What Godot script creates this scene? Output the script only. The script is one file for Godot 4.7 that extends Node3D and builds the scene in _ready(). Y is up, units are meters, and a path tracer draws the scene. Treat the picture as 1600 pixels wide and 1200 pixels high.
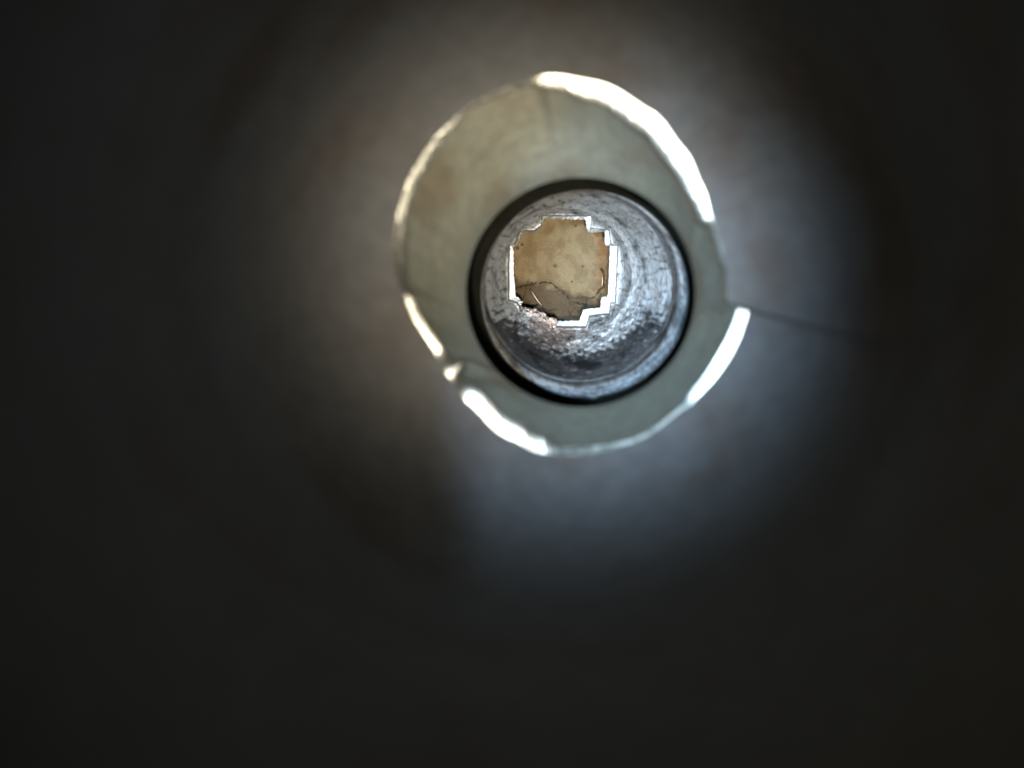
extends Node3D
# A look down the bore of a metal tube: satin steel walls, a rounded shoulder, a dark gap, then the
# rim and bowl of an inner socket whose end plate has a stepped opening with a cracked tan surface behind it.
# Tube axis = z, y up. All working lengths are millimetres, turned into metres by MM.

const MM := 0.001

var noise_a := FastNoiseLite.new()
var noise_b := FastNoiseLite.new()
var noise_c := FastNoiseLite.new()


# ---------------------------------------------------------------- helpers

func numbered(called: String) -> String:
	if not has_node(NodePath(called)):
		return called
	var k := 1
	while has_node(NodePath("%s_%03d" % [called, k])):
		k += 1
	return "%s_%03d" % [called, k]


func obj(called: String, mesh: Mesh, m: Material, parent: Node = self) -> MeshInstance3D:
	var o := MeshInstance3D.new()
	o.name = numbered(called) if parent == self else called
	o.mesh = mesh
	o.material_override = m
	parent.add_child(o, true)
	return o


func thing(called: String, label: String, category: String, at := Vector3.ZERO, group := "") -> Node3D:
	var o := Node3D.new()
	o.name = numbered(called)
	add_child(o)
	o.position = at
	tag(o, label, category, group)
	return o


func tag(o: Node, label: String, category: String, group := "") -> void:
	o.set_meta("label", label)
	o.set_meta("category", category)
	if group:
		o.set_meta("group", group)


# A grid of points (rows x columns) as a smooth mesh; columns close round when closed is true.
func sheet(points: PackedVector3Array, columns: int, closed: bool, flip := false, colors := PackedColorArray(), vscale := 1.0) -> ArrayMesh:
	var rows := points.size() / columns
	var wide := columns + 1 if closed else columns
	var v := PackedVector3Array()
	var uv := PackedVector2Array()
	var col := PackedColorArray()
	var nrm := PackedVector3Array()
	v.resize(rows * wide)
	uv.resize(rows * wide)
	nrm.resize(rows * wide)
	if colors.size():
		col.resize(rows * wide)
	for r in rows:
		for c in wide:
			var at := r * wide + c
			var cc := c % columns
			v[at] = points[r * columns + cc]
			uv[at] = Vector2(float(c) / (wide - 1), float(r) / (rows - 1) * vscale)
			if colors.size():
				col[at] = colors[r * columns + cc]
			var l := (cc + columns - 1) % columns if closed else maxi(cc - 1, 0)
			var g := (cc + 1) % columns if closed else mini(cc + 1, columns - 1)
			var across := points[r * columns + g] - points[r * columns + l]
			var along := points[mini(r + 1, rows - 1) * columns + cc] - points[maxi(r - 1, 0) * columns + cc]
			var n := across.cross(along).normalized()
			nrm[at] = n if flip else -n
	var index := PackedInt32Array()
	index.resize((rows - 1) * (wide - 1) * 6)
	var k := 0
	for r in rows - 1:
		for c in wide - 1:
			var a := r * wide + c
			var b := a + 1
			var d := a + wide
			var e := d + 1
			var six := [a, d, b, b, d, e] if flip else [a, b, d, b, e, d]
			for i in 6:
				index[k + i] = six[i]
			k += 6
	var arrays := []
	arrays.resize(Mesh.ARRAY_MAX)
	arrays[Mesh.ARRAY_VERTEX] = v
	arrays[Mesh.ARRAY_NORMAL] = nrm
	arrays[Mesh.ARRAY_TEX_UV] = uv
	if colors.size():
		arrays[Mesh.ARRAY_COLOR] = col
	arrays[Mesh.ARRAY_INDEX] = index
	var mesh := ArrayMesh.new()
	mesh.add_surface_from_arrays(Mesh.PRIMITIVE_TRIANGLES, arrays)
	return mesh


# Rings along z: each row of the profile is [depth, radius, centre x, centre y] in mm.
func rings(profile: Array, columns: int, shape: Callable) -> PackedVector3Array:
	var out := PackedVector3Array()
	for row in profile:
		for c in columns:
			var a := TAU * c / columns
			var bent: Vector2 = shape.call(a, row)
			out.append(Vector3(row[2] + cos(a) * bent.x, row[3] + sin(a) * bent.x, -bent.y) * MM)
	return out


# Fills in a coarse profile with smooth (Catmull-Rom) or straight rows.
func fill(coarse: Array, each: int, smooth := true) -> Array:
	var out := []
	for i in coarse.size() - 1:
		var p0: Array = coarse[maxi(i - 1, 0)]
		var p1: Array = coarse[i]
		var p2: Array = coarse[i + 1]
		var p3: Array = coarse[mini(i + 2, coarse.size() - 1)]
		for k in each:
			var t := float(k) / each
			var row := []
			for j in 4:
				row.append(cubic_interpolate(p1[j], p2[j], p0[j], p3[j], t) if smooth else lerpf(p1[j], p2[j], t))
			out.append(row)
	out.append(coarse[-1])
	return out


func plain(_a: float, row: Array) -> Vector2:
	return Vector2(row[1], row[0])


# ---------------------------------------------------------------- materials

func grain(size: Vector2i, make: Callable) -> ImageTexture:
	var im := Image.create(size.x, size.y, false, Image.FORMAT_RGB8)
	for y in size.y:
		for x in size.x:
			im.set_pixel(x, y, make.call(float(x) / size.x, float(y) / size.y))
	return ImageTexture.create_from_image(im)


# Noise that closes round the first coordinate.
func round_noise(n: FastNoiseLite, u: float, v: float, around: float, along: float) -> float:
	return n.get_noise_3d(cos(u * TAU) * around, sin(u * TAU) * around, v * along)


func steel(color: Texture2D, rough: Texture2D, bump: Texture2D, height: float, roughness := 1.0) -> StandardMaterial3D:
	var m := StandardMaterial3D.new()
	m.metallic = 1.0
	m.albedo_texture = color
	m.roughness = roughness
	if rough:
		m.roughness_texture = rough
		m.roughness_texture_channel = BaseMaterial3D.TEXTURE_CHANNEL_GREEN
	if bump:
		m.heightmap_enabled = true
		m.heightmap_texture = bump
		m.heightmap_scale = height
	return m


# ---------------------------------------------------------------- the scene

func _ready() -> void:
	camera_and_light()
	noise_a.seed = 11
	noise_a.frequency = 1.0
	noise_a.fractal_octaves = 4
	noise_b.seed = 23
	noise_b.frequency = 1.0
	noise_b.fractal_octaves = 5
	noise_c.seed = 37
	noise_c.frequency = 1.0
	noise_c.fractal_octaves = 2
	tube()
	socket()
	backing()
	crust()
	specks()
	fibres()


func camera_and_light() -> void:
	var cam := Camera3D.new()
	cam.name = "camera"
	add_child(cam)
	var lens := CameraAttributesPhysical.new()
	lens.frustum_near = 0.004
	lens.frustum_far = 20.0
	lens.frustum_focal_length = 24.0
	lens.exposure_aperture = 4.0
	lens.frustum_focus_distance = 0.170
	cam.attributes = lens
	var near := 0.004
	cam.set_frustum(near * 1200.0 / 1203.0, Vector2(-90.0, -190.0) / 1203.0 * near, near, 20.0)
	cam.current = true

	var world := WorldEnvironment.new()
	world.name = "environment"
	var e := Environment.new()
	e.background_mode = Environment.BG_COLOR
	e.background_color = Color.BLACK
	e.tonemap_mode = Environment.TONE_MAPPER_LINEAR
	e.tonemap_exposure = 0.68
	e.sdfgi_enabled = true
	e.ssao_enabled = true
	e.ssil_enabled = true
	world.environment = e
	add_child(world)

	# light that comes in at the mouth of the tube, on either side of the lens
	beam("mouth_light", Vector3(15, -30, 300), Vector3(-6, 6, -140), 5.7, 0.56, Color(1.0, 0.97, 0.90))
	beam("mouth_light_left", Vector3(-112, 42, 300), Vector3(7, -9, -150), 5.2, 1.0, Color(0.70, 0.85, 1.0))
	# light that leaks in from the side between the socket's end and the surface behind it
	lamp("gap_light_left", Vector3(-34, 8, -169.5), Vector2(6, 40), Vector3(12, -4, -163), 0.00025, Color(1.0, 0.97, 0.93))
	lamp("gap_light_top", Vector3(4, 34, -169.5), Vector2(40, 6), Vector3(2, -12, -163), 0.0002, Color(1.0, 0.97, 0.93))


func beam(called: String, at: Vector3, towards: Vector3, angle: float, energy: float, color: Color) -> void:
	var l := SpotLight3D.new()
	l.name = called
	l.light_size = 0.014
	l.light_energy = energy
	l.light_color = color
	l.spot_range = 2.0
	l.spot_attenuation = 2.0
	l.spot_angle = angle
	l.spot_angle_attenuation = 1.0
	l.shadow_enabled = true
	add_child(l)
	l.look_at_from_position(at * MM, towards * MM, Vector3.UP)


func lamp(called: String, at: Vector3, size: Vector2, towards: Vector3, energy: float, color: Color) -> void:
	var l := AreaLight3D.new()
	l.name = called
	l.area_size = size * MM
	l.light_energy = energy
	l.light_color = color
	l.area_range = 2.0
	l.area_attenuation = 2.0
	l.shadow_enabled = true
	add_child(l)
	var from := at * MM
	l.look_at_from_position(from, towards * MM, Vector3.UP if absf((towards - at).normalized().y) < 0.9 else Vector3.BACK)


# ---- the outer tube

const SEAM := -0.262                                 # azimuth of the lengthwise step in the wall
const LEDGE := 129.0                                 # depth of the ledge at the end of the wall

# The ledge is uneven: [azimuth in degrees, radius in mm, width in mm, 1 where its face is pressed flat].
const LEDGE_ROWS := [
	[-15.2, 31.0, 1.7, 0.95], [-14.6, 27.0, 0.6, 0.0], [-6.0, 26.6, 1.0, 0.35], [4.0, 25.8, 1.4, 0.62], [13.0, 25.3, 1.6, 0.65], [18.0, 25.0, 2.6, 0.9], [30.0, 25.6, 3.4, 1.0], [45.0, 26.9, 4.2, 1.0], [62.0, 28.8, 4.2, 1.0],
	[82.0, 30.6, 3.6, 1.0], [97.0, 31.6, 2.2, 0.85], [103.0, 31.5, 1.2, 0.1], [122.0, 31.2, 0.7, 0.0], [132.0, 30.9, 1.2, 0.45], [150.0, 30.4, 1.5, 0.58], [163.0, 30.0, 1.7, 0.62], [174.0, 29.8, 2.2, 0.35],
	[187.0, 28.9, 1.6, 0.1], [193.0, 28.0, 1.5, 0.85], [213.0, 27.0, 1.8, 1.0], [219.0, 27.3, 2.2, 0.5], [223.0, 27.8, 3.8, 0.95], [228.0, 28.2, 2.2, 0.35], [234.0, 29.0, 3.2, 1.0], [252.0, 31.2, 3.2, 1.0], [261.0, 32.2, 2.6, 0.8], [268.0, 32.4, 1.4, 0.1],
	[290.0, 32.0, 0.6, 0.0], [308.0, 31.2, 0.6, 0.0], [314.0, 31.1, 1.4, 0.7], [330.0, 31.2, 2.0, 0.95], [344.8, 31.0, 1.7, 0.95]]


func ledge_at(a: float) -> Array:
	var deg := wrapf(rad_to_deg(a), -15.2, 344.8)
	for i in LEDGE_ROWS.size() - 1:
		var p: Array = LEDGE_ROWS[i]
		var q: Array = LEDGE_ROWS[i + 1]
		if deg <= q[0]:
			var t := smoothstep(p[0], q[0], deg)
			return [lerpf(p[1], q[1], t), lerpf(p[2], q[2], t), lerpf(p[3], q[3], t)]
	return [LEDGE_ROWS[-1][1], LEDGE_ROWS[-1][2], LEDGE_ROWS[-1][3]]


func wall_shape(a: float, row: Array) -> Vector2:
	var d: float = row[0]
	var uneven := 0.10 * noise_a.get_noise_3d(cos(a) * 1.3, sin(a) * 1.3, d * 0.012)
	return Vector2(row[1] + uneven * smoothstep(20.0, 100.0, d), d)


func tube() -> void:
	var t := thing("metal_tube", "dull steel tube seen from inside, its uneven ledge around the inner socket", "metal tube")
	var color := grain(Vector2i(512, 512), func(u, v):
		var k := 0.5 + 0.5 * round_noise(noise_a, u, v, 1.1, 5.0)
		var f := 0.5 + 0.5 * round_noise(noise_b, u, v, 9.0, 30.0)
		var c := Color(0.60, 0.61, 0.57).lerp(Color(0.56, 0.53, 0.47), smoothstep(0.42, 0.85, k))
		return c.darkened(0.15 * f))
	var rough := grain(Vector2i(512, 512), func(u, v):
		var k := 0.5 + 0.5 * round_noise(noise_b, u, v, 4.0, 60.0)
		return Color.WHITE * (0.85 + 0.15 * k))
	var bump := grain(Vector2i(1024, 512), func(u, v):
		var k := 0.5 + 0.35 * round_noise(noise_b, u, v, 2.0, 160.0) + 0.25 * round_noise(noise_c, u, v, 30.0, 40.0)
		return Color.WHITE * clampf(k, 0.0, 1.0))
	var m := steel(color, rough, bump, 0.002, 0.45)
	m.metallic = 1.0
	m.albedo_color = Color(0.805, 0.79, 0.76)
	var grey := steel(color, rough, bump, 0.003, 0.5)
	grey.metallic = 0.22
	grey.metallic_specular = 0.1
	grey.albedo_color = Color(0.785, 0.755, 0.785)
	var satin: StandardMaterial3D = grey.duplicate()
	satin.metallic = 0.45
	satin.albedo_color = Color(0.805, 0.79, 0.76)
	satin.roughness = 0.45
	var polished := steel(color, rough, bump, 0.003, 0.40)
	polished.albedo_texture = null
	polished.albedo_color = Color(0.76, 0.74, 0.68)

	var wall := []
	for i in 50:
		wall.append([i * 2.0 - 3.0, 48.0, 0.0, 0.0])
	# a shallow bead pressed into the wall
	for row in wall:
		row[1] -= 0.3 * exp(-pow((row[0] - 80.0) / 3.0, 2.0))
	obj("tube_wall", sheet(rings(wall, 288, wall_shape), 288, true, false, PackedColorArray(), 1.0), grey, t)

	# from the wall in to the ledge, the ledge's face, and the cone from there to the lip over the dark gap
	var columns := 900
	var blend := PackedVector3Array()
	var face := PackedVector3Array()
	var cone := PackedVector3Array()
	for r in 71:
		var s := r / 70.0
		for c in columns:
			var a := TAU * c / columns
			var l := ledge_at(a)
			var from := wall_shape(a, wall[-1])
			var d := lerpf(95.0, LEDGE, s)
			var rad := lerpf(from.x, l[0], pow(s, 2.5))
			rad += 0.35 * exp(-pow(wrapf(a - SEAM, -PI, PI) / 0.028, 2.0)) * smoothstep(0.55, 0.95, s)
			blend.append(Vector3(cos(a) * rad, sin(a) * rad, -d) * MM)
	for r in 15:
		var s := r / 14.0
		for c in columns:
			var a := TAU * c / columns
			var l := ledge_at(a)
			# pressed flat it leans a little towards the axis, elsewhere it is just the top of the cone
			var ripple := 0.05 * noise_b.get_noise_3d(cos(a) * 9.0, sin(a) * 9.0, s * 0.6)
			var slope: float = (136.6 - LEDGE) / maxf(l[0] - 20.35, 2.0)
			var flat := lerpf(slope, tan(deg_to_rad(8.0)), l[2]) + ripple
			# the face is a little rounded: its depth is the sum of a flat lean and one that steepens inwards
			var deep: float = l[1] * (flat * s + (slope - flat) * pow(s, 4.0) / 4.0)
			var tooled := 0.06 * noise_c.get_noise_2d(a * 55.0, s * 2.0) + 0.05 * noise_b.get_noise_2d(a * 16.0, s * 0.8)
			# two turned grooves in the lower right stretch
			var low := smoothstep(-47.0, -42.0, wrapf(rad_to_deg(a), -180.0, 180.0)) * smoothstep(-14.0, -16.0, wrapf(rad_to_deg(a), -180.0, 180.0))
			tooled += 0.14 * low * (exp(-pow((s - 0.45) / 0.09, 2.0)) + 0.6 * exp(-pow((s - 0.75) / 0.07, 2.0)))
			var rad: float = l[0] - l[1] * s
			face.append(Vector3(cos(a) * rad, sin(a) * rad, -(LEDGE + deep + tooled * sin(PI * s))) * MM)
	for r in 41:
		var s := r / 40.0
		for c in columns:
			var a := TAU * c / columns
			var top := face[14 * columns + c] / MM
			var lip := Vector3(1.95 + cos(a) * 20.35, -5.3 + sin(a) * 20.35, -136.6)
			# the bottom of the cone bends over into the lip
			var p := top.lerp(lip, s)
			p.z = lerpf(top.z, lip.z, 0.92 * s + 0.08 * pow(s, 12.0))
			var off := wrapf(a - SEAM, -PI, PI)
			p.z -= 0.5 * exp(-pow(off / 0.014, 2.0)) * sin(PI * clampf(s, 0.0, 0.97)) 
			p.z += 0.05 * noise_a.get_noise_2d(p.x * 0.15, p.y * 0.15) * sin(PI * s)
			cone.append(p * MM)
	obj("wall_end", sheet(blend, columns, true, false, PackedColorArray(), 0.4), grey, t)
	obj("ledge_face", sheet(face, columns, true, false, PackedColorArray(), 0.05), polished, t)
	obj("cone", sheet(cone, columns, true, false, PackedColorArray(), 0.2), satin, t)
	# the hollow behind the lip: bare steel, its back flaring away so that little light finds the way out
	var cut := fill([[136.6, 20.35, 1.95, -5.3], [137.2, 20.5, 1.95, -5.3], [138.0, 23.5, 2.0, -5.5], [145.0, 31.0, 2.3, -5.8], [160.0, 31.5, 2.5, -5.8], [163.0, 28.0, 2.5, -5.8], [156.5, 20.4, 2.9, -6.2]], 4, false)
	obj("undercut", sheet(rings(cut, 200, plain), 200, true), m, t)
	# the outside of the tube
	var skin := fill([[-3.0, 48.0, 0.0, 0.0], [-3.6, 49.0, 0.0, 0.0], [-3.0, 51.0, 0.0, 0.0], [163.4, 51.0, 0.0, 0.0], [163.5, 20.2, 2.9, -6.2]], 3, false)
	obj("outer_skin", sheet(rings(skin, 128, plain), 128, true, true), grey, t)


# ---- the inner socket

# The stepped outline, drawn in the end plate's plane: pairs of front corner and back corner, clockwise
# from the top left, in units of 1/40 mm, measured from the tube's axis.
func outline() -> Array:
	return [
		[-244, -411, -237, -388], [186, -411, 131, -386], [186, -302, 168, -276], [346, -286, 313, -271], [361, -164, 319, -156],
		[423, -146, 363, -142], [416, 46, 356, 86], [401, 354, 343, 304], [356, 358, 286, 314], [349, 451, 279, 404],
		[171, 471, 126, 421], [141, 569, 89, 521], [-124, 566, -119, 526], [-199, 501, -197, 486], [-294, 441, -299, 428],
		[-429, 421, -424, 394], [-457, 356, -434, 331], [-534, 331, -481, 306], [-537, 46, -501, 86], [-529, -149, -501, -136],
		[-479, -164, -463, -162], [-447, -274, -433, -266], [-299, -282, -299, -269], [-249, -319, -244, -309]]


const FACE := 163.0                                  # depth of the end plate's front
const THICK := 5.0


# Points round the opening: [front x, front y, back x, back y] in mm, with a little fray.
func edge_points() -> Array:
	var corners := outline()
	var out := []
	for i in corners.size():
		var a: Array = corners[i]
		var b: Array = corners[(i + 1) % corners.size()]
		var n := maxi(4, int(Vector2(a[0] - b[0], a[1] - b[1]).length() / 5.0))
		for k in n:
			# corners are rounded a little by easing along the side
			var t := float(k) / n
			var p := []
			for j in 4:
				p.append(lerpf(a[j], b[j], t))
			var rag := 9.0 if i >= 12 and i < 16 else (9.0 if i >= 20 or i < 3 else 3.5)
			var fx := rag * noise_b.get_noise_2d(p[0] * 0.03, p[1] * 0.03)
			var fy := rag * noise_b.get_noise_2d(p[0] * 0.03 + 70.0, p[1] * 0.03)
			var f := FACE / 1203.0 * 0.175
			var g := (FACE + 0.5) / 1203.0 * 0.175
			out.append([(p[0] + fx) * f, -(p[1] + fy) * f, (p[2] + fx * 2.2) * g, -(p[3] + fy * 2.2) * g])
	return out


func socket() -> void:
	var s := thing("inner_socket", "pale metal socket at the end of the tube, its bowl pierced by a stepped opening", "socket", Vector3.ZERO)
	var edge := edge_points()
	var n := edge.size()

	var color := grain(Vector2i(1024, 512), func(u, v):
		var k := 0.5 + 0.5 * round_noise(noise_b, u, v, 2.2, 3.0)
		var f := 0.5 + 0.5 * round_noise(noise_a, u, v, 14.0, 30.0)
		var streak := 0.5 + 0.5 * round_noise(noise_b, u, v, 1.6, 40.0)
		var c := Color(0.76, 0.76, 0.75).lerp(Color(0.62, 0.59, 0.56), smoothstep(0.4, 0.7, f))
		c = c.darkened(0.16 * smoothstep(0.45, 0.75, streak))
		return c.darkened(0.38 * smoothstep(0.5, 0.8, k)))
	var rough := grain(Vector2i(512, 512), func(u, v):
		var k := 0.5 + 0.5 * round_noise(noise_b, u, v, 3.0, 40.0)
		return Color.WHITE * (0.46 + 0.25 * k))
	var bump := grain(Vector2i(1024, 1024), func(u, v):
		var k := 0.5 + 0.3 * round_noise(noise_b, u, v, 1.8, 120.0) + 0.3 * round_noise(noise_a, u, v, 30.0, 50.0)
		return Color.WHITE * clampf(k, 0.0, 1.0))
	var m := steel(color, rough, bump, 0.0035)

	var worn := steel(color, rough, bump, 0.006, 1.25)
	worn.albedo_color = Color(0.72, 0.72, 0.72)
	# rim: rounded ring, then a fine turned groove, then the lip of the bowl
	var rim := fill([[159.0, 19.9, 2.9, -6.2], [156.0, 20.4, 3.0, -6.2], [153.4, 20.75, 3.0, -6.2], [152.5, 20.65, 3.0, -6.2], [152.1, 20.3, 2.85, -6.0], [152.2, 19.8, 2.5, -5.6], [152.7, 19.3, 2.15, -5.05], [153.9, 19.1, 2.0, -4.85], [154.0, 19.0, 1.95, -4.8], [153.3, 18.9, 1.9, -4.75], [153.4, 18.75, 1.9, -4.7], [154.2, 18.65, 1.85, -4.65]], 5)
	obj("rim", sheet(rings(rim, 320, func(a, row):
		var nick := 0.35 * exp(-pow(wrapf(a + 1.48, -PI, PI) / 0.05, 2.0)) * smoothstep(18.9, 20.5, row[1])
		return Vector2(row[1] + nick + 0.06 * noise_a.get_noise_2d(cos(a) * 3.0, sin(a) * 3.0 + row[0] * 0.2), row[0])), 320, true, false, PackedColorArray(), 0.3), worn, s)

	# bowl: from the lip in to the stepped outline
	var profile := fill([[154.2, 18.65, 1.85, -4.65], [155.4, 17.6, 1.35, -4.15], [156.8, 16.6, 0.7, -3.6], [158.2, 15.6, 0.0, -3.1], [159.4, 14.7, -0.5, -2.75], [160.3, 13.8, -0.9, -2.5]], 14)
	var pts := PackedVector3Array()
	for row in profile:
		for i in n:
			var e: Array = edge[i]
			var a := atan2(e[1] + 2.5, e[0] + 1.2)
			pts.append(bowl_point(Vector3(row[2] + cos(a) * row[1], row[3] + sin(a) * row[1], -row[0])))
	for k in range(1, 25):
		var t := k / 24.0
		for i in n:
			var e: Array = edge[i]
			var last: Array = profile[-1]
			var a := atan2(e[1] + 2.5, e[0] + 1.2)
			var from := Vector3(last[2] + cos(a) * last[1], last[3] + sin(a) * last[1], -last[0])
			var to := Vector3(e[0], e[1], -FACE) * Vector3(1.03, 1.03, 1.0)
			var p := from.lerp(to, t)
			p.z = lerpf(-last[0], -FACE + 0.5, sin(t * PI / 2))
			pts.append(bowl_point(p, 1.0 - smoothstep(0.9, 1.0, t)))
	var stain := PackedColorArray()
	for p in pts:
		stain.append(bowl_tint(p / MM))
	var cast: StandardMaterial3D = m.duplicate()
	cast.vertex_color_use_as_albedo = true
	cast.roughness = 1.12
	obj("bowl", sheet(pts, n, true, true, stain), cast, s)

	# the faces of the stepped opening: a small bevel, then the thickness of the plate
	var bright := steel(null, null, bump, 0.006, 0.33)
	bright.albedo_color = Color(0.90, 0.89, 0.87)
	var wall := PackedVector3Array()
	var bevel := PackedVector3Array()
	var plate := PackedVector3Array()
	for k in 4:
		for i in n:
			var e: Array = edge[i]
			var t := k / 3.0
			bevel.append(Vector3(lerpf(e[0] * 1.03, e[0], t), lerpf(e[1] * 1.03, e[1], t), lerpf(-FACE + 0.5, -FACE, t)) * MM)
	for k in 9:
		var t := k / 8.0
		for i in n:
			var e: Array = edge[i]
			wall.append(Vector3(lerpf(e[0], e[2], t), lerpf(e[1], e[3], t), -FACE - 0.5 * t) * MM)
	for i in n:
		var e: Array = edge[i]
		plate.append(Vector3(e[2], e[3], -FACE - 0.5) * MM)
	for k in 6:
		var t := k / 5.0
		for i in n:
			var e: Array = edge[i]
			var a := atan2(e[1] + 2.5, e[0] + 1.2)
			plate.append(Vector3(lerpf(e[2] * 1.05, 2.0 + cos(a) * 19.0, t), lerpf(e[3] * 1.05, -5.8 + sin(a) * 19.0, t), -FACE - THICK) * MM)
	obj("opening_bevel", sheet(bevel, n, true, true), worn, s)
	obj("opening_edge", sheet(wall, n, true, true), bright, s)
	obj("back_plate", sheet(plate, n, true, true), m, s)
	var body := fill([[159.0, 19.9, 2.9, -6.2], [FACE + THICK, 19.0, 2.0, -5.8]], 4, false)
	obj("socket_body", sheet(rings(body, 160, plain), 160, true, true), m, s)


# Rough casting: lumps and pits below the opening, finer tool marks elsewhere.
func bowl_point(p: Vector3, share := 1.0) -> Vector3:
	var low := smoothstep(-7.0, -13.0, p.y) * smoothstep(-157.0, -159.0, p.z)
	var lump := 0.40 * noise_a.get_noise_3d(p.x * 0.4, p.y * 0.4, p.z * 0.3) + 0.06 * noise_b.get_noise_3d(p.x * 1.5, p.y * 1.5 + 40.0, p.z)
	lump -= 0.5 * smoothstep(0.22, 0.5, noise_b.get_noise_3d(p.x * 0.7 + 20.0, p.y * 0.7, p.z * 0.5))
	var fine := 0.06 * noise_a.get_noise_3d(p.x * 0.5, p.y * 0.5, p.z * 1.5)
	p.z += (lump * low + fine) * share
	return p * MM


# Brown deposit on the rough casting, and black blotches of old grease low in the bowl.
func bowl_tint(p: Vector3) -> Color:
	var c := Color(1, 1, 1)
	var far := Vector2(p.x + 3.0, p.y + 13.5).length() + 3.5 * noise_b.get_noise_2d(p.x * 0.5, p.y * 0.5)
	c = c.lerp(Color(0.50, 0.36, 0.29), 0.85 * smoothstep(7.0, 3.5, far))
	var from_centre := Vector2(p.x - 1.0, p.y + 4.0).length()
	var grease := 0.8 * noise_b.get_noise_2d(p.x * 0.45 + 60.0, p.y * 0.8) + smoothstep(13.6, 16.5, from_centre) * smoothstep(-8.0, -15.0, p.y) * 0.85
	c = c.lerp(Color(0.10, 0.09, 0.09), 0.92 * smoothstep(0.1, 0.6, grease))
	return c


# ---- the cracked surface behind the opening

# Places on the surface are drawn in a plan whose unit is 0.02517 mm.
func on_plan(u: float, v: float) -> Vector2:
	return Vector2(u - 628.6, 514.3 - v) * 0.02517


func line_gap(p: Vector2, line: Array) -> float:
	var best := 1e9
	for i in line.size() - 1:
		best = minf(best, p.distance_squared_to(Geometry2D.get_closest_point_to_segment(p, line[i], line[i + 1])))
	return sqrt(best)


func plan_line(flat: Array) -> Array:
	var out := []
	for i in flat.size() / 2:
		out.append(on_plan(flat[2 * i], flat[2 * i + 1]))
	return out


const BACK := 173.0


func backing_height(p: Vector2, cracks: Array, pits: Array, pebbles: Array) -> float:
	var w := p + Vector2(noise_b.get_noise_2d(p.x * 0.8, p.y * 0.8), noise_b.get_noise_2d(p.x * 0.8 + 50.0, p.y * 0.8)) * 0.35 + Vector2(noise_b.get_noise_2d(p.x * 4.0, p.y * 4.0 + 30.0), noise_b.get_noise_2d(p.x * 4.0 + 50.0, p.y * 4.0 + 30.0)) * 0.22
	var h := 0.4 * noise_a.get_noise_2d(p.x * 0.07, p.y * 0.07) + 0.05 * noise_a.get_noise_2d(p.x * 0.5, p.y * 0.5) + 0.02 * noise_b.get_noise_2d(p.x * 2.5, p.y * 2.5)
	for c in cracks:
		var g := line_gap(w, c[0])
		var here: float = c[1] * clampf(0.65 + 0.9 * noise_a.get_noise_2d(p.x * 0.7 + 15.0, p.y * 0.7), 0.25, 1.3)
		h -= c[2] * exp(-pow(g / here, 2.0))
		h += c[2] * 0.35 * exp(-pow((g - c[1] * 2.2) / (c[1] * 1.6), 2.0))
	for c in pits:
		h -= c[2] * exp(-pow(p.distance_to(c[0]) / c[1], 4.0))
	for c in pebbles:
		var q: Vector2 = (w - c[0]) / c[1]
		var d := q.length()
		h += c[2] * sqrt(maxf(0.0, 1.0 - d * d)) - c[2] * 0.5 * exp(-pow((d - 1.08) / 0.1, 2.0))
	return h


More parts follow.
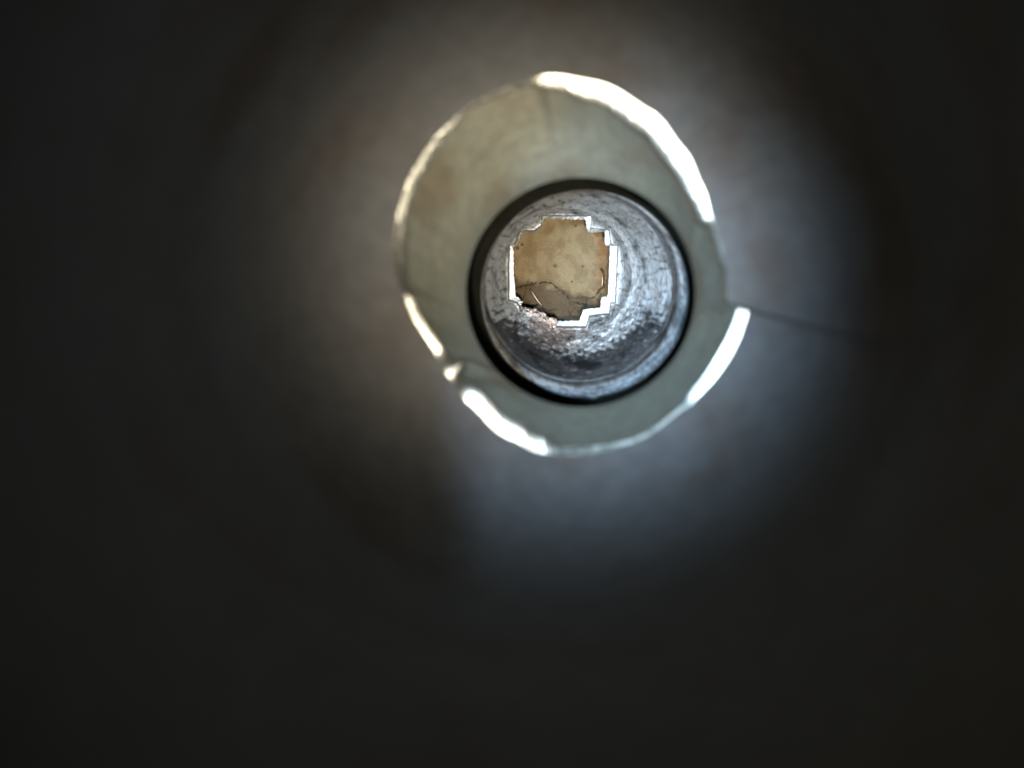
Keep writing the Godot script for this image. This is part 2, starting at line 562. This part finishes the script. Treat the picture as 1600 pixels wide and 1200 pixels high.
func backing() -> void:
	var cracks := [
		[plan_line([150, 742, 200, 725, 240, 722, 280, 714, 330, 697, 400, 690, 450, 698, 490, 712, 520, 745]), 0.17, 0.75],
		[plan_line([520, 745, 560, 772, 610, 828, 640, 864, 700, 880, 770, 885]), 0.14, 0.5],
		[plan_line([610, 828, 690, 832, 740, 828, 800, 836, 870, 826]), 0.12, 0.35],
		[plan_line([915, 575, 935, 600, 936, 660, 925, 735, 882, 776, 866, 812]), 0.22, 0.9],
		[plan_line([180, 885, 225, 905, 290, 908, 340, 895]), 0.28, 0.9],
		[plan_line([262, 735, 300, 790, 345, 858, 400, 930, 440, 948, 510, 928]), 0.12, 0.4],
		[plan_line([640, 870, 622, 930, 640, 985, 690, 1010]), 0.12, 0.3],
		[plan_line([775, 880, 745, 930, 700, 950]), 0.10, 0.3],
		[plan_line([240, 740, 232, 800, 200, 850]), 0.10, 0.3],
		[plan_line([470, 468, 510, 450, 550, 420]), 0.10, 0.16]]
	var pits := [
		[on_plan(498, 545), 0.36, 0.5], [on_plan(745, 550), 0.24, 0.4], [on_plan(650, 687), 0.2, 0.5], [on_plan(685, 187), 0.26, 0.5],
		[on_plan(160, 385), 0.4, 0.6], [on_plan(205, 355), 0.3, 0.6]]
	var pebbles := [
		[on_plan(838, 876), Vector2(1.75, 1.1), 0.7], [on_plan(722, 912), Vector2(1.4, 0.85), 0.45], [on_plan(690, 965), Vector2(1.3, 1.1), 0.4],
		[on_plan(560, 960), Vector2(1.9, 1.9), 0.15]]
	var columns := 300
	var pts := PackedVector3Array()
	var cols := PackedColorArray()
	for r in columns:
		for c in columns:
			var p := Vector2(-17.0 + 34.0 * c / (columns - 1), 15.0 - 34.0 * r / (columns - 1))
			pts.append(Vector3(p.x, p.y, -BACK + backing_height(p, cracks, pits, pebbles)) * MM)
			var k := 0.5 + 0.5 * noise_a.get_noise_2d(p.x * 0.22 + 30.0, p.y * 0.22)
			var f := 0.5 + 0.5 * noise_b.get_noise_2d(p.x * 2.0 + 7.0, p.y * 2.0)
			var tone := Color(0.165, 0.122, 0.068).lerp(Color(0.130, 0.091, 0.049), smoothstep(0.35, 0.7, k))
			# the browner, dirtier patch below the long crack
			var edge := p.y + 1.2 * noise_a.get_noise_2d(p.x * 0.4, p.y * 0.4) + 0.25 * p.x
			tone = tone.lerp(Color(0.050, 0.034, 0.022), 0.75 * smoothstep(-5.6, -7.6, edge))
			# orange-brown tint along the right-hand side, blotchy
			var orange_brown := smoothstep(4.5, 9.5, p.x + 3.0 * noise_b.get_noise_2d(p.x * 0.5, p.y * 0.5 + 90.0) + maxf(0.0, p.y - 2.0) * 0.2)
			tone = tone.lerp(Color(0.125, 0.055, 0.02), 0.8 * orange_brown)
			for cr in cracks:
				var w := p + Vector2(noise_b.get_noise_2d(p.x * 0.8, p.y * 0.8), noise_b.get_noise_2d(p.x * 0.8 + 50.0, p.y * 0.8)) * 0.35 + Vector2(noise_b.get_noise_2d(p.x * 4.0, p.y * 4.0 + 30.0), noise_b.get_noise_2d(p.x * 4.0 + 50.0, p.y * 4.0 + 30.0)) * 0.22
				if line_gap(w, cr[0]) < cr[1] * 0.7 * clampf(0.65 + 0.9 * noise_a.get_noise_2d(p.x * 0.7 + 15.0, p.y * 0.7), 0.25, 1.3):
					tone = tone.lerp(Color(0.06, 0.04, 0.025), minf(0.9, 0.35 + 0.6 * cr[2]))
			for pt in pits:
				if p.distance_to(pt[0]) < pt[1] * (0.7 + 0.9 * noise_b.get_noise_2d(p.x * 2.0, p.y * 3.0)):
					tone = tone.lerp(Color(0.07, 0.05, 0.03), minf(1.0, pt[2] * 1.5))
			var speckle := noise_b.get_noise_2d(p.x * 5.0 + 40.0, p.y * 5.0)
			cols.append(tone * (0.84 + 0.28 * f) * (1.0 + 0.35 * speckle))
	var m := StandardMaterial3D.new()
	m.vertex_color_use_as_albedo = true
	m.roughness = 0.9
	m.metallic_specular = 0.1
	var t := thing("cracked_surface", "tan cracked surface with small dark pits, behind the stepped opening", "cracked surface", Vector3(0, 0, -BACK * MM))
	for i in pts.size():
		pts[i].z += BACK * MM
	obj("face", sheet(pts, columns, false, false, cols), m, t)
	var slab := BoxMesh.new()
	slab.size = Vector3(34, 34, 8) * MM
	var block := obj("block", slab, m, t)
	block.position = Vector3(0, -2, -6.0) * MM


# ---- small things

func lump(seed_at: float, size: Vector3, rough: float) -> ArrayMesh:
	var pts := PackedVector3Array()
	for r in 13:
		for c in 20:
			var th := PI * r / 12.0
			var ph := TAU * c / 20.0
			var d := Vector3(sin(th) * cos(ph), cos(th), sin(th) * sin(ph))
			var k := 1.0 + rough * noise_b.get_noise_3d(d.x * 1.6 + seed_at, d.y * 1.6, d.z * 1.6)
			pts.append(d * size * k * MM)
	return sheet(pts, 20, true)


func crust() -> void:
	var m := StandardMaterial3D.new()
	m.albedo_color = Color(0.74, 0.64, 0.58)
	m.roughness = 0.42
	m.metallic = 0.55
	var t := thing("crumbly_crust", "pinkish crumbly crust on the lower left edge of the stepped opening", "crust", Vector3(-6.5, -11.0, -FACE) * MM)
	var rng := RandomNumberGenerator.new()
	rng.seed = 5
	var spine := [Vector3(-430, 425, 0), Vector3(-360, 428, 0), Vector3(-290, 440, 0), Vector3(-240, 470, 0), Vector3(-190, 500, 0), Vector3(-150, 530, 0), Vector3(-125, 545, 0)]
	for i in 34:
		var at: float = rng.randf() * (spine.size() - 1.01)
		var p: Vector3 = spine[int(at)].lerp(spine[int(at) + 1], at - int(at))
		var f := FACE / 1203.0 * 0.175
		var where := Vector3(p.x * f, -p.y * f - rng.randf_range(-0.2, 0.9), -FACE + rng.randf_range(-1.2, 0.4))
		var big := rng.randf_range(0.3, 0.7)
		var o := obj("crumb", lump(i * 3.7, Vector3(big, big * rng.randf_range(0.6, 1.0), big), 0.9), m, t)
		o.position = where * MM - t.position
		o.rotation = Vector3(rng.randf() * 6.0, rng.randf() * 6.0, 0)


func specks() -> void:
	var m := StandardMaterial3D.new()
	m.albedo_color = Color(0.16, 0.14, 0.13)
	m.roughness = 0.8
	var where := [
		[Vector3(-6.5, -17.2, -157.6), 0.42, "black speck low in the bowl, leftmost of the three below the opening"],
		[Vector3(-0.7, -18.1, -157.6), 0.42, "black speck low in the bowl, lowest of the three below the opening"],
		[Vector3(1.9, -18.2, -157.2), 0.34, "small black speck low in the bowl, rightmost of the three below the opening"],
		[Vector3(11.6, 4.8, -160.2), 0.3, "tiny dark speck in the bowl beside the upper right step of the opening"]]
	for k in where.size():
		var o := obj("speck", lump(60.0 + k * 5.0, Vector3.ONE * where[k][1], 0.8), m)
		o.position = where[k][0] * MM
		tag(o, where[k][2], "speck", "dark specks stuck in the bowl")


func strand(points: Array, radius: float) -> ArrayMesh:
	var curve := Curve3D.new()
	for p in points:
		curve.add_point(p)
	var pts := PackedVector3Array()
	for r in 17:
		var t := r / 16.0
		var at := curve.sample_baked(curve.get_baked_length() * t, true)
		var ahead := curve.sample_baked(minf(curve.get_baked_length() * (t + 0.02), curve.get_baked_length()), true)
		var behind := curve.sample_baked(maxf(curve.get_baked_length() * (t - 0.02), 0.0), true)
		var along := (ahead - behind).normalized()
		var side := along.cross(Vector3.BACK).normalized()
		var up := side.cross(along)
		var wide := radius * (0.35 + 0.65 * sin(PI * t))
		for c in 8:
			pts.append((at + (side * cos(TAU * c / 8) + up * sin(TAU * c / 8)) * wide) * MM)
	return sheet(pts, 8, true)


func fibres() -> void:
	var pale := StandardMaterial3D.new()
	pale.albedo_color = Color(0.80, 0.72, 0.62)
	pale.roughness = 0.35
	var at := func(u: float, v: float, z: float) -> Vector3:
		var p := on_plan(u, v)
		return Vector3(p.x, p.y, z)
	var a := obj("fibre", strand([at.call(292, 770, -172.0), at.call(320, 815, -171.7), at.call(348, 856, -171.6), at.call(382, 896, -171.9)], 0.10), pale)
	tag(a, "pale fibre lying slantwise across the cracks at the lower left of the tan surface", "fibre")
	var b := obj("fibre", strand([at.call(918, 640, -172.0), at.call(921, 680, -171.8), at.call(916, 730, -172.0)], 0.09), pale)
	tag(b, "short pale upright fibre beside the crack at the right of the tan surface", "fibre")
